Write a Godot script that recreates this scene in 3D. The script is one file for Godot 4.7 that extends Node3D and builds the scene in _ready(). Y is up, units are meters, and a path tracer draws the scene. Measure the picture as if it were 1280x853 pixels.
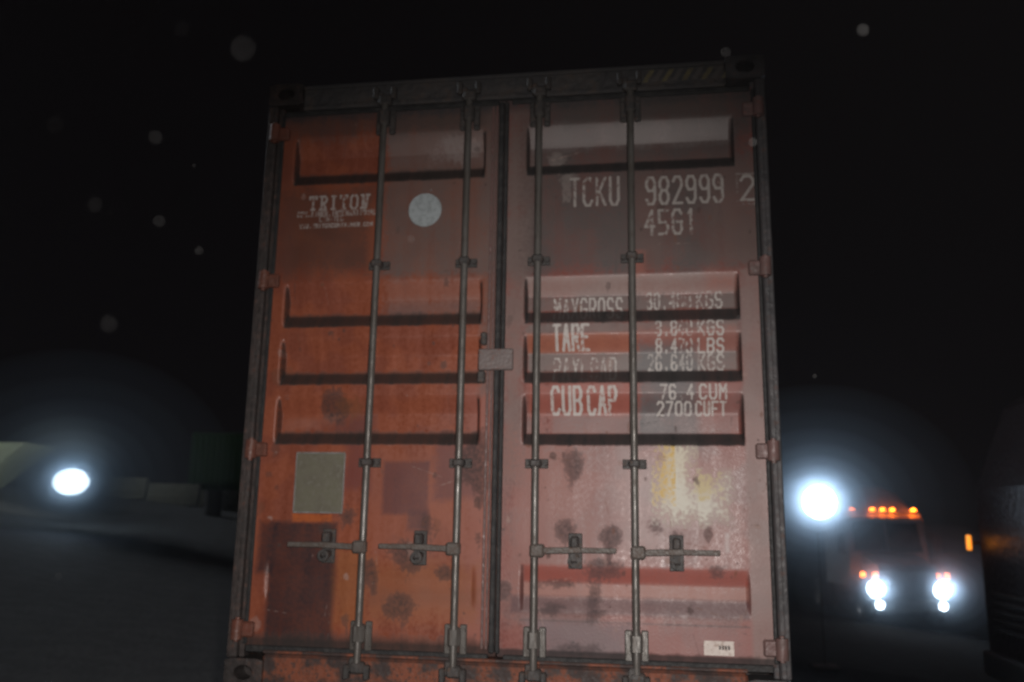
extends Node3D
# Rear doors of a shipping container on a trailer, lit by a camera flash at night, with lamps and trucks behind.

const BASE := 1.15          # height of the container's underside above the yard
const HW := 1.219           # half width of the container
const TOP := 2.896          # height of the container
const LEN := 12.19

# ------------------------------------------------------------------ mesh helpers
func mb() -> SurfaceTool:
	var st := SurfaceTool.new()
	st.begin(Mesh.PRIMITIVE_TRIANGLES)
	st.set_smooth_group(-1)
	return st

func tri(st: SurfaceTool, a: Vector3, b: Vector3, c: Vector3, out: Vector3) -> void:
	if (b - a).cross(c - a).dot(out) > 0.0:   # front faces run clockwise
		var t := b
		b = c
		c = t
	st.add_vertex(a)
	st.add_vertex(b)
	st.add_vertex(c)

func quad(st: SurfaceTool, a: Vector3, b: Vector3, c: Vector3, d: Vector3, out: Vector3) -> void:
	tri(st, a, b, c, out)
	tri(st, a, c, d, out)

func bx(st: SurfaceTool, c: Vector3, s: Vector3, bev := 0.004, basis := Basis.IDENTITY) -> void:
	# a box with chamfered edges
	var h := s * 0.5
	var b: float = min(bev, min(h.x, min(h.y, h.z)) * 0.45)
	var i := h - Vector3(b, b, b)
	st.set_smooth_group(-1)
	for ax in 3:
		var u := (ax + 1) % 3
		var v := (ax + 2) % 3
		for sg in [-1.0, 1.0]:
			var p: Array[Vector3] = []
			for k in [[-1, -1], [1, -1], [1, 1], [-1, 1]]:
				var q := Vector3.ZERO
				q[ax] = h[ax] * sg
				q[u] = i[u] * k[0]
				q[v] = i[v] * k[1]
				p.append(c + basis * q)
			var n := Vector3.ZERO
			n[ax] = sg
			quad(st, p[0], p[1], p[2], p[3], basis * n)
		for su in [-1.0, 1.0]:
			for sv in [-1.0, 1.0]:
				var p2: Array[Vector3] = []
				for k in [[-1, 0], [1, 0], [1, 1], [-1, 1]]:
					var q2 := Vector3.ZERO
					q2[ax] = i[ax] * k[0]
					q2[u] = (h[u] if k[1] == 0 else i[u]) * su
					q2[v] = (i[v] if k[1] == 0 else h[v]) * sv
					p2.append(c + basis * q2)
				var n2 := Vector3.ZERO
				n2[u] = su
				n2[v] = sv
				quad(st, p2[0], p2[1], p2[2], p2[3], basis * n2)
	for sx in [-1.0, 1.0]:
		for sy in [-1.0, 1.0]:
			for sz in [-1.0, 1.0]:
				var s3 := Vector3(sx, sy, sz)
				tri(st, c + basis * (Vector3(h.x, i.y, i.z) * s3), c + basis * (Vector3(i.x, h.y, i.z) * s3), c + basis * (Vector3(i.x, i.y, h.z) * s3), basis * s3)

func tube(st: SurfaceTool, a: Vector3, b: Vector3, r0: float, r1 := -1.0, n := 12, caps := true) -> void:
	if r1 < 0.0:
		r1 = r0
	var ax := (b - a).normalized()
	var u := ax.cross(Vector3.RIGHT if absf(ax.x) < 0.8 else Vector3.UP).normalized()
	var v := ax.cross(u)
	for k in n:
		var t0 := TAU * k / n
		var t1 := TAU * (k + 1) / n
		var d0 := u * cos(t0) + v * sin(t0)
		var d1 := u * cos(t1) + v * sin(t1)
		st.set_smooth_group(1)
		quad(st, a + d0 * r0, a + d1 * r0, b + d1 * r1, b + d0 * r1, d0 + d1)
		if caps:
			st.set_smooth_group(-1)
			tri(st, a, a + d0 * r0, a + d1 * r0, -ax)
			tri(st, b, b + d0 * r1, b + d1 * r1, ax)
	st.set_smooth_group(-1)

func lathe(st: SurfaceTool, at: Vector3, ax: Vector3, prof: Array, n := 24) -> void:
	# prof: [along, radius] pairs, turned round ax
	var u := ax.cross(Vector3.RIGHT if absf(ax.x) < 0.8 else Vector3.UP).normalized()
	var v := ax.cross(u)
	for j in prof.size() - 1:
		var p: Array = prof[j]
		var q: Array = prof[j + 1]
		for k in n:
			var t0 := TAU * k / n
			var t1 := TAU * (k + 1) / n
			var d0 := u * cos(t0) + v * sin(t0)
			var d1 := u * cos(t1) + v * sin(t1)
			st.set_smooth_group(j + 2)
			var out: Vector3 = (d0 + d1).normalized() * (q[0] - p[0]) - ax * (q[1] - p[1])
			quad(st, at + ax * p[0] + d0 * p[1], at + ax * p[0] + d1 * p[1], at + ax * q[0] + d1 * q[1], at + ax * q[0] + d0 * q[1], out)
	st.set_smooth_group(-1)

func prism(st: SurfaceTool, poly: PackedVector2Array, z0: float, z1: float, xf := Transform3D.IDENTITY) -> void:
	# a polygon in x-y drawn out from z0 to z1
	var idx := Geometry2D.triangulate_polygon(poly)
	for k in range(0, idx.size(), 3):
		for z in [z0, z1]:
			var t: Array[Vector3] = []
			for m in 3:
				t.append(xf * Vector3(poly[idx[k + m]].x, poly[idx[k + m]].y, z))
			tri(st, t[0], t[1], t[2], xf.basis * Vector3(0, 0, -1.0 if z == min(z0, z1) else 1.0))
	var ccw := not Geometry2D.is_polygon_clockwise(poly)
	for k in poly.size():
		var a := poly[k]
		var b := poly[(k + 1) % poly.size()]
		var e := b - a
		var nn := Vector2(e.y, -e.x) if ccw else Vector2(-e.y, e.x)
		quad(st, xf * Vector3(a.x, a.y, z0), xf * Vector3(b.x, b.y, z0), xf * Vector3(b.x, b.y, z1), xf * Vector3(a.x, a.y, z1), xf.basis * Vector3(nn.x, nn.y, 0))

var taken := {}
func numbered(parent: Node, called: String) -> String:
	var key := str(parent.get_instance_id()) + called
	var n: int = taken.get(key, 0)
	taken[key] = n + 1
	return called if n == 0 else "%s_%03d" % [called, n]

func build(st: SurfaceTool, called: String, m: Material, parent: Node) -> MeshInstance3D:
	st.generate_normals()
	var o := MeshInstance3D.new()
	o.mesh = st.commit()
	o.material_override = m
	o.name = numbered(parent, called)
	parent.add_child(o, true)
	return o

func thing(called: String, label: String, category: String, at := Vector3.ZERO, turn := 0.0, group := "") -> Node3D:
	var o := Node3D.new()
	o.name = numbered(self, called)
	add_child(o, true)
	o.position = at
	o.rotation.y = turn
	o.set_meta("label", label)
	o.set_meta("category", category)
	if group:
		o.set_meta("group", group)
	return o

func structure(o: Node, label: String, category: String) -> void:
	o.set_meta("kind", "structure")
	o.set_meta("label", label)
	o.set_meta("category", category)

# ------------------------------------------------------------------ materials
func lin(r: float, g: float, b: float) -> Color:
	return Color(r, g, b).linear_to_srgb()

func noise(seed_: int, freq: float, octaves := 4, kind := FastNoiseLite.TYPE_SIMPLEX_SMOOTH) -> FastNoiseLite:
	var f := FastNoiseLite.new()
	f.noise_type = kind
	f.seed = seed_
	f.frequency = freq
	f.fractal_octaves = octaves
	return f

func worn(seed_: int, cols: Array, scale: float, rough: float, metal := 0.0, bump := 0.5) -> StandardMaterial3D:
	# weathered paint or metal: three linear colours mixed by coarse and fine noise, mapped on the three planes
	var n := 256
	var a := noise(seed_, 0.012, 5).get_seamless_image(n, n)
	var b := noise(seed_ + 7, 0.06, 4).get_seamless_image(n, n)
	var da := a.get_data()
	var db := b.get_data()
	var px := PackedByteArray()
	px.resize(n * n * 3)
	var rg := PackedByteArray()
	rg.resize(n * n)
	var c0: Color = cols[0]
	var c1: Color = cols[1]
	var c2: Color = cols[2]
	for k in n * n:
		var t := da[k] / 255.0
		var s := db[k] / 255.0
		var c := c0.lerp(c1, smoothstep(0.35, 0.7, t * 0.7 + s * 0.3)).lerp(c2, smoothstep(0.62, 0.8, s * 0.75 + t * 0.25))
		px[3 * k] = c.r8
		px[3 * k + 1] = c.g8
		px[3 * k + 2] = c.b8
		rg[k] = int(clampf(rough + (s - 0.5) * 0.35, 0.05, 1.0) * 255.0)
	var m := StandardMaterial3D.new()
	m.albedo_texture = ImageTexture.create_from_image(Image.create_from_data(n, n, false, Image.FORMAT_RGB8, px))
	m.roughness_texture = ImageTexture.create_from_image(Image.create_from_data(n, n, false, Image.FORMAT_L8, rg))
	m.roughness = 1.0
	m.metallic = metal
	if bump > 0.0:
		var nb: Image = noise(seed_ + 3, 0.05, 5).get_seamless_image(n, n)
		nb.convert(Image.FORMAT_RGBA8)
		nb.bump_map_to_normal_map(3.0)
		m.normal_enabled = true
		m.normal_texture = ImageTexture.create_from_image(nb)
		m.normal_scale = bump
	m.uv1_triplanar = true
	m.uv1_scale = Vector3(scale, scale, scale)
	return m

func plain(col: Color, rough: float, metal := 0.0) -> StandardMaterial3D:
	var m := StandardMaterial3D.new()
	m.albedo_color = col
	m.roughness = rough
	m.metallic = metal
	return m

func glowing(col: Color, energy: float) -> StandardMaterial3D:
	var m := plain(Color(0.9, 0.9, 0.9), 0.3)
	m.emission_enabled = true
	m.emission = col
	m.emission_energy_multiplier = energy
	return m

# ------------------------------------------------------------------ the door paint
const PPM := 440.0
var tw := 0
var th := 0
var tx0 := 0.0
var ty1 := 0.0
var cR := PackedFloat32Array()
var cG := PackedFloat32Array()
var cB := PackedFloat32Array()
var cS := PackedFloat32Array()   # roughness
var nA := PackedByteArray()
var nF := PackedByteArray()
var nS := PackedByteArray()

func field(seed_: int, freq: float, oct: int, w: int, h: int) -> PackedByteArray:
	var i := noise(seed_, freq, oct).get_image(w, h)
	if w != tw or h != th:
		i.resize(tw, th, Image.INTERPOLATE_CUBIC)
	return i.get_data()

func paint_begin(x0: float, x1: float, y0: float, y1: float, seed_: int, base: Color, other: Color) -> void:
	tx0 = x0
	ty1 = y1
	tw = int((x1 - x0) * PPM)
	th = int((y1 - y0) * PPM)
	var n := tw * th
	for arr in [cR, cG, cB, cS]:
		arr.resize(n)
	nA = field(seed_, 0.008, 5, tw, th)
	nF = field(seed_ + 1, 0.09, 4, tw, th)
	nS = field(seed_ + 2, 0.03, 4, tw, th / 14)
	for k in n:
		var a := nA[k] / 255.0
		var f := nF[k] / 255.0
		var s := nS[k] / 255.0
		var t := smoothstep(0.35, 0.65, a)
		var v := 0.82 + 0.2 * f + 0.22 * (s - 0.4)
		cR[k] = lerpf(base.r, other.r, t) * v
		cG[k] = lerpf(base.g, other.g, t) * v
		cB[k] = lerpf(base.b, other.b, t) * v
		cS[k] = 0.39 + 0.22 * (f - 0.5) + 0.2 * (s - 0.5)

func dab(k: int, c: Color, a: float, rough: float) -> void:
	cR[k] = lerpf(cR[k], c.r, a)
	cG[k] = lerpf(cG[k], c.g, a)
	cB[k] = lerpf(cB[k], c.b, a)
	cS[k] = lerpf(cS[k], rough, a)

func patch(xa: float, xb: float, ya: float, yb: float, c: Color, alpha: float, soft := 0.02, ragged := 0.8, rough := 0.5) -> void:
	var i0: int = max(0, int((xa - soft - tx0) * PPM))
	var i1: int = min(tw - 1, int((xb + soft - tx0) * PPM))
	var j0: int = max(0, int((ty1 - yb - soft) * PPM))
	var j1: int = min(th - 1, int((ty1 - ya + soft) * PPM))
	for j in range(j0, j1 + 1):
		var y := ty1 - (j + 0.5) / PPM
		var dy: float = min(y - ya, yb - y)
		for i in range(i0, i1 + 1):
			var x := tx0 + (i + 0.5) / PPM
			var k := j * tw + i
			var d: float = min(dy, min(x - xa, xb - x))
			var nn := (nF[k] * 0.4 + nA[k] * 0.25 + nS[k] * 0.35) / 127.5 - 1.0
			var t := clampf((d + soft * nn * ragged * 2.0) / soft * 0.5 + 0.5, 0.0, 1.0)
			if t > 0.0:
				dab(k, c, clampf(alpha * t * (0.88 + 0.35 * nn), 0.0, 1.0), rough)

func stain(x: float, y: float, rx: float, ry: float, c: Color, alpha: float, soft := 0.35) -> void:
	# an uneven smear, running a little downwards
	var i0: int = max(0, int((x - rx * 1.9 - tx0) * PPM))
	var i1: int = min(tw - 1, int((x + rx * 1.9 - tx0) * PPM))
	var j0: int = max(0, int((ty1 - y - ry * 1.9) * PPM))
	var j1: int = min(th - 1, int((ty1 - y + ry * 3.2) * PPM))
	for j in range(j0, j1 + 1):
		for i in range(i0, i1 + 1):
			var k := j * tw + i
			var dx := (tx0 + (i + 0.5) / PPM - x) / rx
			var dy := (ty1 - (j + 0.5) / PPM - y) / ry
			var streak := nS[k] / 127.5 - 1.0
			if dy < 0.0:
				dy *= clampf(0.82 - streak * 0.8, 0.4, 1.3)
			var warp := nA[(k + tw * 90) % (tw * th)] / 127.5 - 1.0
			var fine := nF[k] / 127.5 - 1.0
			var t := smoothstep(1.0 + soft, 1.0 - soft, sqrt(dx * dx + dy * dy) + fine * 0.55 + warp * 0.9 + streak * 0.25)
			if t > 0.0:
				dab(k, c, alpha * t * (0.75 + 0.35 * fine), 0.75)

func wear_marks(seed_: int, n: int) -> void:
	# chips, scrapes and rust specks scattered over a door
	var rng := RandomNumberGenerator.new()
	rng.seed = seed_
	var w := tw / PPM
	var h := th / PPM
	for q in n:
		var p := Vector2(tx0 + rng.randf() * w, ty1 - pow(rng.randf(), 0.7) * h)
		var kind := rng.randf()
		var c := Color(0.055, 0.035, 0.030) if kind < 0.55 else (Color(0.16, 0.06, 0.03) if kind < 0.8 else Color(0.36, 0.25, 0.22))
		if rng.randf() < 0.45:
			var r := 0.004 + 0.014 * pow(rng.randf(), 3.0)
			stain(p.x, p.y, r, r * rng.randf_range(0.6, 1.8), c, rng.randf_range(0.4, 0.85), 0.3)
		else:
			var a := rng.randf_range(-0.35, 0.35) + (PI / 2 if rng.randf() < 0.5 else 0.0)
			var l := 0.02 + 0.14 * pow(rng.randf(), 2.0)
			stroke(p, p + Vector2(cos(a), sin(a)) * l, rng.randf_range(0.002, 0.005), c, 0.45, rng.randf_range(0.3, 0.75))

func grime(ya: float, yb: float, xa: float, xb: float, c: Color, alpha: float, fringe: float) -> void:
	# dirt lying along a ledge, with a ragged upper fringe
	var i0: int = max(0, int((xa - tx0) * PPM))
	var i1: int = min(tw - 1, int((xb - tx0) * PPM))
	var j0: int = max(0, int((ty1 - yb - fringe * 2.2) * PPM))
	var j1: int = min(th - 1, int((ty1 - ya + 0.012) * PPM))
	for j in range(j0, j1 + 1):
		var y := ty1 - (j + 0.5) / PPM
		for i in range(i0, i1 + 1):
			var k := j * tw + i
			var nn := (nF[k] * 0.35 + nS[k] * 0.65) / 255.0
			var up := (y - yb) / fringe
			var t := 1.0 if up < 0.0 else clampf(1.0 - up / (0.15 + nn * 1.6), 0.0, 1.0)
			t *= clampf((y - ya + 0.010 * nn) / 0.008 + 0.3, 0.0, 1.0)
			if t > 0.0:
				dab(k, c, alpha * t * (0.82 + 0.3 * nn), 0.9)

const GLYPH := {
	"A": "002640,1232", "B": "00063645443303,3342413000", "C": "4536160501103041", "D": "00063645413000", "E": "46060040,0333", "F": "460600,0333",
	"G": "45361605011030414323", "I": "2026", "K": "0006,4602,1340", "L": "060040", "M": "0006234640", "N": "00064046", "O": "103041453616050110", "P": "00063645443303",
	"R": "00063645443303,2340", "S": "453616050413334241301001", "T": "2026,0646", "U": "060110304146", "V": "062046", "W": "0610233046", "X": "0046,0640", "Y": "0623,4623,2320",
	"0": "103041453616050110", "1": "152620", "2": "05163645440040", "3": "05163645443313,334241301001", "4": "30360242", "5": "4606033342413000", "6": "453616050110304142331302",
	"7": "064610", "8": "13040516364544331302011030414233", "9": "011030414536160504133344", ".": "2021",
	"t": "2026,0646,1030,0506,4546", "r": "1016,0636454433 13,2340,0020,3040", "i": "2026,1030,1636", "o": "103041453616050110", "n": "10163046,0020,0616,3656"}

func letters(text: String, xa: float, ya: float, xb: float, yb: float, c: Color, weight: float, wear: float, alpha := 0.95) -> void:
	var n := text.length()
	var cell := (xb - xa) / (n - 0.38)
	var gw := cell * 0.62
	for m in n:
		var g: String = GLYPH.get(text[m], "")
		for line in g.split(",", false):
			line = line.replace(" ", "")
			for q in range(0, line.length() - 3, 2):
				var a := Vector2(xa + cell * m + gw * line[q].to_int() / 4.0, ya + (yb - ya) * line[q + 1].to_int() / 6.0)
				var b := Vector2(xa + cell * m + gw * line[q + 2].to_int() / 4.0, ya + (yb - ya) * line[q + 3].to_int() / 6.0)
				stroke(a, b, weight, c, wear, alpha)

func stroke(a: Vector2, b: Vector2, weight: float, c: Color, wear: float, alpha: float) -> void:
	var i0: int = max(0, int((min(a.x, b.x) - weight - tx0) * PPM))
	var i1: int = min(tw - 1, int((max(a.x, b.x) + weight - tx0) * PPM) + 1)
	var j0: int = max(0, int((ty1 - max(a.y, b.y) - weight) * PPM))
	var j1: int = min(th - 1, int((ty1 - min(a.y, b.y) + weight) * PPM) + 1)
	for j in range(j0, j1 + 1):
		for i in range(i0, i1 + 1):
			var p := Vector2(tx0 + (i + 0.5) / PPM, ty1 - (j + 0.5) / PPM)
			var d := p.distance_to(Geometry2D.get_closest_point_to_segment(p, a, b))
			var t := clampf((weight * 0.5 - d) * PPM + 0.5, 0.0, 1.0)
			if t > 0.0:
				var k := j * tw + i
				var nn := (nF[k] * 0.55 + nA[k] * 0.25 + nS[k] * 0.2) / 255.0
				dab(k, c, alpha * t * clampf((nn - wear) * 5.0, 0.0, 1.0), 0.6)

func paint_end(m_seed: int) -> StandardMaterial3D:
	var lut := PackedByteArray()
	lut.resize(2049)
	for k in 2049:
		lut[k] = int(clampf(Color(k / 2048.0, 0, 0).linear_to_srgb().r, 0, 1) * 255.0 + 0.5)
	var n := tw * th
	var px := PackedByteArray()
	px.resize(n * 3)
	var rg := PackedByteArray()
	rg.resize(n)
	for k in n:
		px[3 * k] = lut[int(clampf(cR[k], 0, 1) * 2048.0)]
		px[3 * k + 1] = lut[int(clampf(cG[k], 0, 1) * 2048.0)]
		px[3 * k + 2] = lut[int(clampf(cB[k], 0, 1) * 2048.0)]
		rg[k] = int(clampf(cS[k], 0.05, 1.0) * 255.0)
	var m := StandardMaterial3D.new()
	m.albedo_texture = ImageTexture.create_from_image(Image.create_from_data(tw, th, false, Image.FORMAT_RGB8, px))
	m.roughness_texture = ImageTexture.create_from_image(Image.create_from_data(tw, th, false, Image.FORMAT_L8, rg))
	m.roughness = 1.0
	var nb: Image = noise(m_seed, 0.22, 3).get_image(tw, th)
	nb.convert(Image.FORMAT_RGBA8)
	nb.bump_map_to_normal_map(2.2)
	m.normal_enabled = true
	m.normal_texture = ImageTexture.create_from_image(nb)
	m.normal_scale = 0.07
	return m

# the pressed recesses of a door: [top, end of upper slope, start of lower slope, bottom]
const RECESS := [[2.605, 2.50, 2.412, 2.352], [1.848, 1.760, 1.688, 1.628], [1.575, 1.490, 1.406, 1.350], [1.300, 1.212, 1.124, 1.070], [0.548, 0.478, 0.418, 0.355]]
var dents := noise(77, 1.7, 3)

func depth_at(x: float, y: float, xa: float, xb: float) -> float:
	var d := 0.0
	for r in RECESS:
		if y < r[0] and y > r[3]:
			d = min((r[0] - y) / (r[0] - r[1]), (y - r[3]) / (r[2] - r[3]))
			d = clampf(d, 0.0, 1.0)
			d = lerpf(d, smoothstep(0.0, 1.0, d), 0.25)
			if r[0] < 0.6:
				d *= 0.12 if xa < 0.0 else 0.28                              # these are beaten nearly flat
	d *= clampf(min(x - xa, xb - x) / 0.006 + 0.5, 0.0, 1.0)
	return -0.042 * d + dents.get_noise_2d(x, y) * 0.0035

func door_mesh(x0: float, x1: float, y0: float, y1: float, xa: float, xb: float) -> ArrayMesh:
	var xs: Array[float] = []
	var ys: Array[float] = []
	var nx := 40
	for k in nx + 1:
		xs.append(lerpf(x0, x1, float(k) / nx))
	for e in [xa, xb]:
		for o in [-0.0032, -0.0016, 0.0, 0.0016, 0.0032]:
			xs.append(e + o)
	xs.sort()
	var ny := int((y1 - y0) / 0.0085)
	for k in ny + 1:
		ys.append(lerpf(y0, y1, float(k) / ny))
	var st := SurfaceTool.new()
	st.begin(Mesh.PRIMITIVE_TRIANGLES)
	var cols := xs.size()
	for y in ys:
		for x in xs:
			var e := 0.003
			var z := depth_at(x, y, xa, xb)
			var gx := (depth_at(x + e, y, xa, xb) - depth_at(x - e, y, xa, xb)) / (2 * e)
			var gy := (depth_at(x, y + e, xa, xb) - depth_at(x, y - e, xa, xb)) / (2 * e)
			st.set_normal(Vector3(-gx, -gy, 1).normalized())
			st.set_uv(Vector2((x - x0) / (x1 - x0), (y1 - y) / (y1 - y0)))
			st.add_vertex(Vector3(x, y, z))
	for j in ys.size() - 1:
		for i in cols - 1:
			var a := j * cols + i
			for v in [a, a + cols, a + 1, a + 1, a + cols, a + cols + 1]:
				st.add_index(v)
	# edges and back
	var at := cols * ys.size()
	var corners := [Vector2(x0, y0), Vector2(x1, y0), Vector2(x1, y1), Vector2(x0, y1)]
	for k in 4:
		var p: Vector2 = corners[k]
		var q: Vector2 = corners[(k + 1) % 4]
		var nrm := Vector3((q - p).y, -(q - p).x, 0).normalized()
		for w in [[p, 0.0], [q, 0.0], [q, -0.06], [p, -0.06]]:
			st.set_normal(nrm)
			st.set_uv(Vector2((w[0].x - x0) / (x1 - x0), (y1 - w[0].y) / (y1 - y0)))
			st.add_vertex(Vector3(w[0].x, w[0].y, w[1]))
		for v in [0, 1, 2, 0, 2, 3]:
			st.add_index(at + v)
		at += 4
	for p in corners:
		st.set_normal(Vector3(0, 0, -1))
		st.set_uv(Vector2((p.x - x0) / (x1 - x0), (y1 - p.y) / (y1 - y0)))
		st.add_vertex(Vector3(p.x, p.y, -0.06))
	for v in [0, 1, 2, 0, 2, 3]:
		st.add_index(at + v)
	return st.commit()

func paint_left(x0: float, x1: float, y0: float, y1: float) -> StandardMaterial3D:
	paint_begin(x0, x1, y0, y1, 11, Color(0.305, 0.088, 0.046), Color(0.255, 0.074, 0.043))
	var grey := Color(0.135, 0.098, 0.088)
	var plum := Color(0.034, 0.017, 0.019)
	var dirt := Color(0.030, 0.024, 0.022)
	patch(-0.175, 0.0, 0.17, 1.35, Color(0.30, 0.105, 0.078), 0.85, 0.03)                 # pinker paint by the seam
	patch(-0.59, -0.10, 0.55, 1.07, Color(0.29, 0.098, 0.062), 0.5, 0.05)
	patch(-1.16, -0.64, 1.90, 2.34, Color(0.094, 0.048, 0.036), 0.82, 0.05)               # brown film above
	patch(-0.66, -0.61, 1.88, 2.20, Color(0.26, 0.075, 0.035), 0.6, 0.02)
	patch(-0.60, 0.0, 1.86, 2.76, grey, 0.88, 0.03)
	patch(-0.59, -0.09, 2.44, 2.60, Color(0.19, 0.125, 0.112), 0.7, 0.03)
	stain(-0.27, 2.53, 0.11, 0.05, Color(0.30, 0.26, 0.25), 0.6)
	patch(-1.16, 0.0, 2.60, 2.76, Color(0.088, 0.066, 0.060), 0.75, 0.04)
	patch(-0.10, 0.0, 1.30, 2.76, Color(0.15, 0.105, 0.094), 0.8, 0.02)
	patch(-0.585, -0.11, 1.675, 1.768, Color(0.175, 0.115, 0.105), 0.7, 0.02)
	patch(-0.585, -0.11, 1.75, 1.85, Color(0.28, 0.115, 0.082), 0.7, 0.02)
	patch(-1.15, -1.06, 1.90, 2.65, Color(0.17, 0.06, 0.042), 0.5, 0.03)
	patch(-1.055, -0.74, 0.16, 0.716, plum, 0.94, 0.012, 0.4)                              # repainted squares
	patch(-1.112, -1.05, 0.49, 0.716, plum, 0.86, 0.015, 0.4)
	patch(-0.955, -0.77, 0.718, 0.752, Color(0.42, 0.10, 0.020), 0.9, 0.006)
	patch(-0.535, -0.325, 0.755, 0.993, Color(0.120, 0.042, 0.040), 0.88, 0.010, 0.4)
	patch(-0.415, -0.325, 0.69, 0.775, Color(0.105, 0.040, 0.038), 0.85, 0.015, 0.6)
	patch(-0.300, -0.09, 0.826, 1.125, Color(0.140, 0.050, 0.048), 0.75, 0.02, 0.6)
	patch(-0.715, -0.605, 0.87, 1.075, Color(0.165, 0.042, 0.034), 0.8, 0.02, 0.6)
	patch(-0.83, -0.60, 1.115, 1.20, Color(0.12, 0.04, 0.036), 0.7, 0.03, 1.0)
	patch(-0.735, -0.60, 0.27, 0.60, Color(0.30, 0.10, 0.022), 0.6, 0.03, 0.8)
	patch(-0.585, -0.10, 0.30, 0.54, Color(0.285, 0.095, 0.036), 0.7, 0.04, 0.8)
	patch(-0.58, -0.09, 0.37, 0.43, Color(0.16, 0.055, 0.03), 0.35, 0.02, 1.0)
	for s in [[-0.795, 1.25, 0.068, 0.066], [-0.43, 0.582, 0.062, 0.055], [-0.33, 0.735, 0.045, 0.05], [-0.70, 0.735, 0.04, 0.045], [-0.09, 0.66, 0.03, 0.035], [-0.57, 0.52, 0.03, 0.05], [-0.24, 0.50, 0.03, 0.025], [-0.43, 0.36, 0.06, 0.05], [-0.80, 0.69, 0.04, 0.04], [-0.11, 1.00, 0.05, 0.09]]:
		stain(s[0], s[1], s[2], s[3], Color(0.036, 0.026, 0.025), 0.85, 0.38)
	stain(-0.70, 1.26, 0.05, 0.05, Color(0.16, 0.06, 0.02), 0.6)
	stain(-0.92, 1.17, 0.09, 0.03, Color(0.36, 0.16, 0.12), 0.45, 0.6)
	wear_marks(901, 210)
	var white := Color(0.36, 0.31, 0.29)
	letters("triton", -0.975, 2.222, -0.68, 2.288, white, 0.012, 0.22)
	letters("CONTAINER.INTERNATIONAL", -1.035, 2.187, -0.635, 2.211, white, 0.0065, 0.30, 0.8)
	letters("LIMITED", -0.92, 2.160, -0.80, 2.181, white, 0.006, 0.34, 0.8)
	letters("WWW.TRITONCONTAINER.COM", -1.02, 2.128, -0.65, 2.146, white, 0.006, 0.30, 0.85)
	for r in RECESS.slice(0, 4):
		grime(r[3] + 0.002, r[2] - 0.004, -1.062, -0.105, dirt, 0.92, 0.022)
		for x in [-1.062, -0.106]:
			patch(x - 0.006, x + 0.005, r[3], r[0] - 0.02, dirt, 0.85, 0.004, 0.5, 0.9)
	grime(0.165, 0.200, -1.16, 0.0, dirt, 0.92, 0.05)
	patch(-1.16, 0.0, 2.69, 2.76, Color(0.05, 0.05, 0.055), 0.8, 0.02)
	return paint_end(501)

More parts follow.
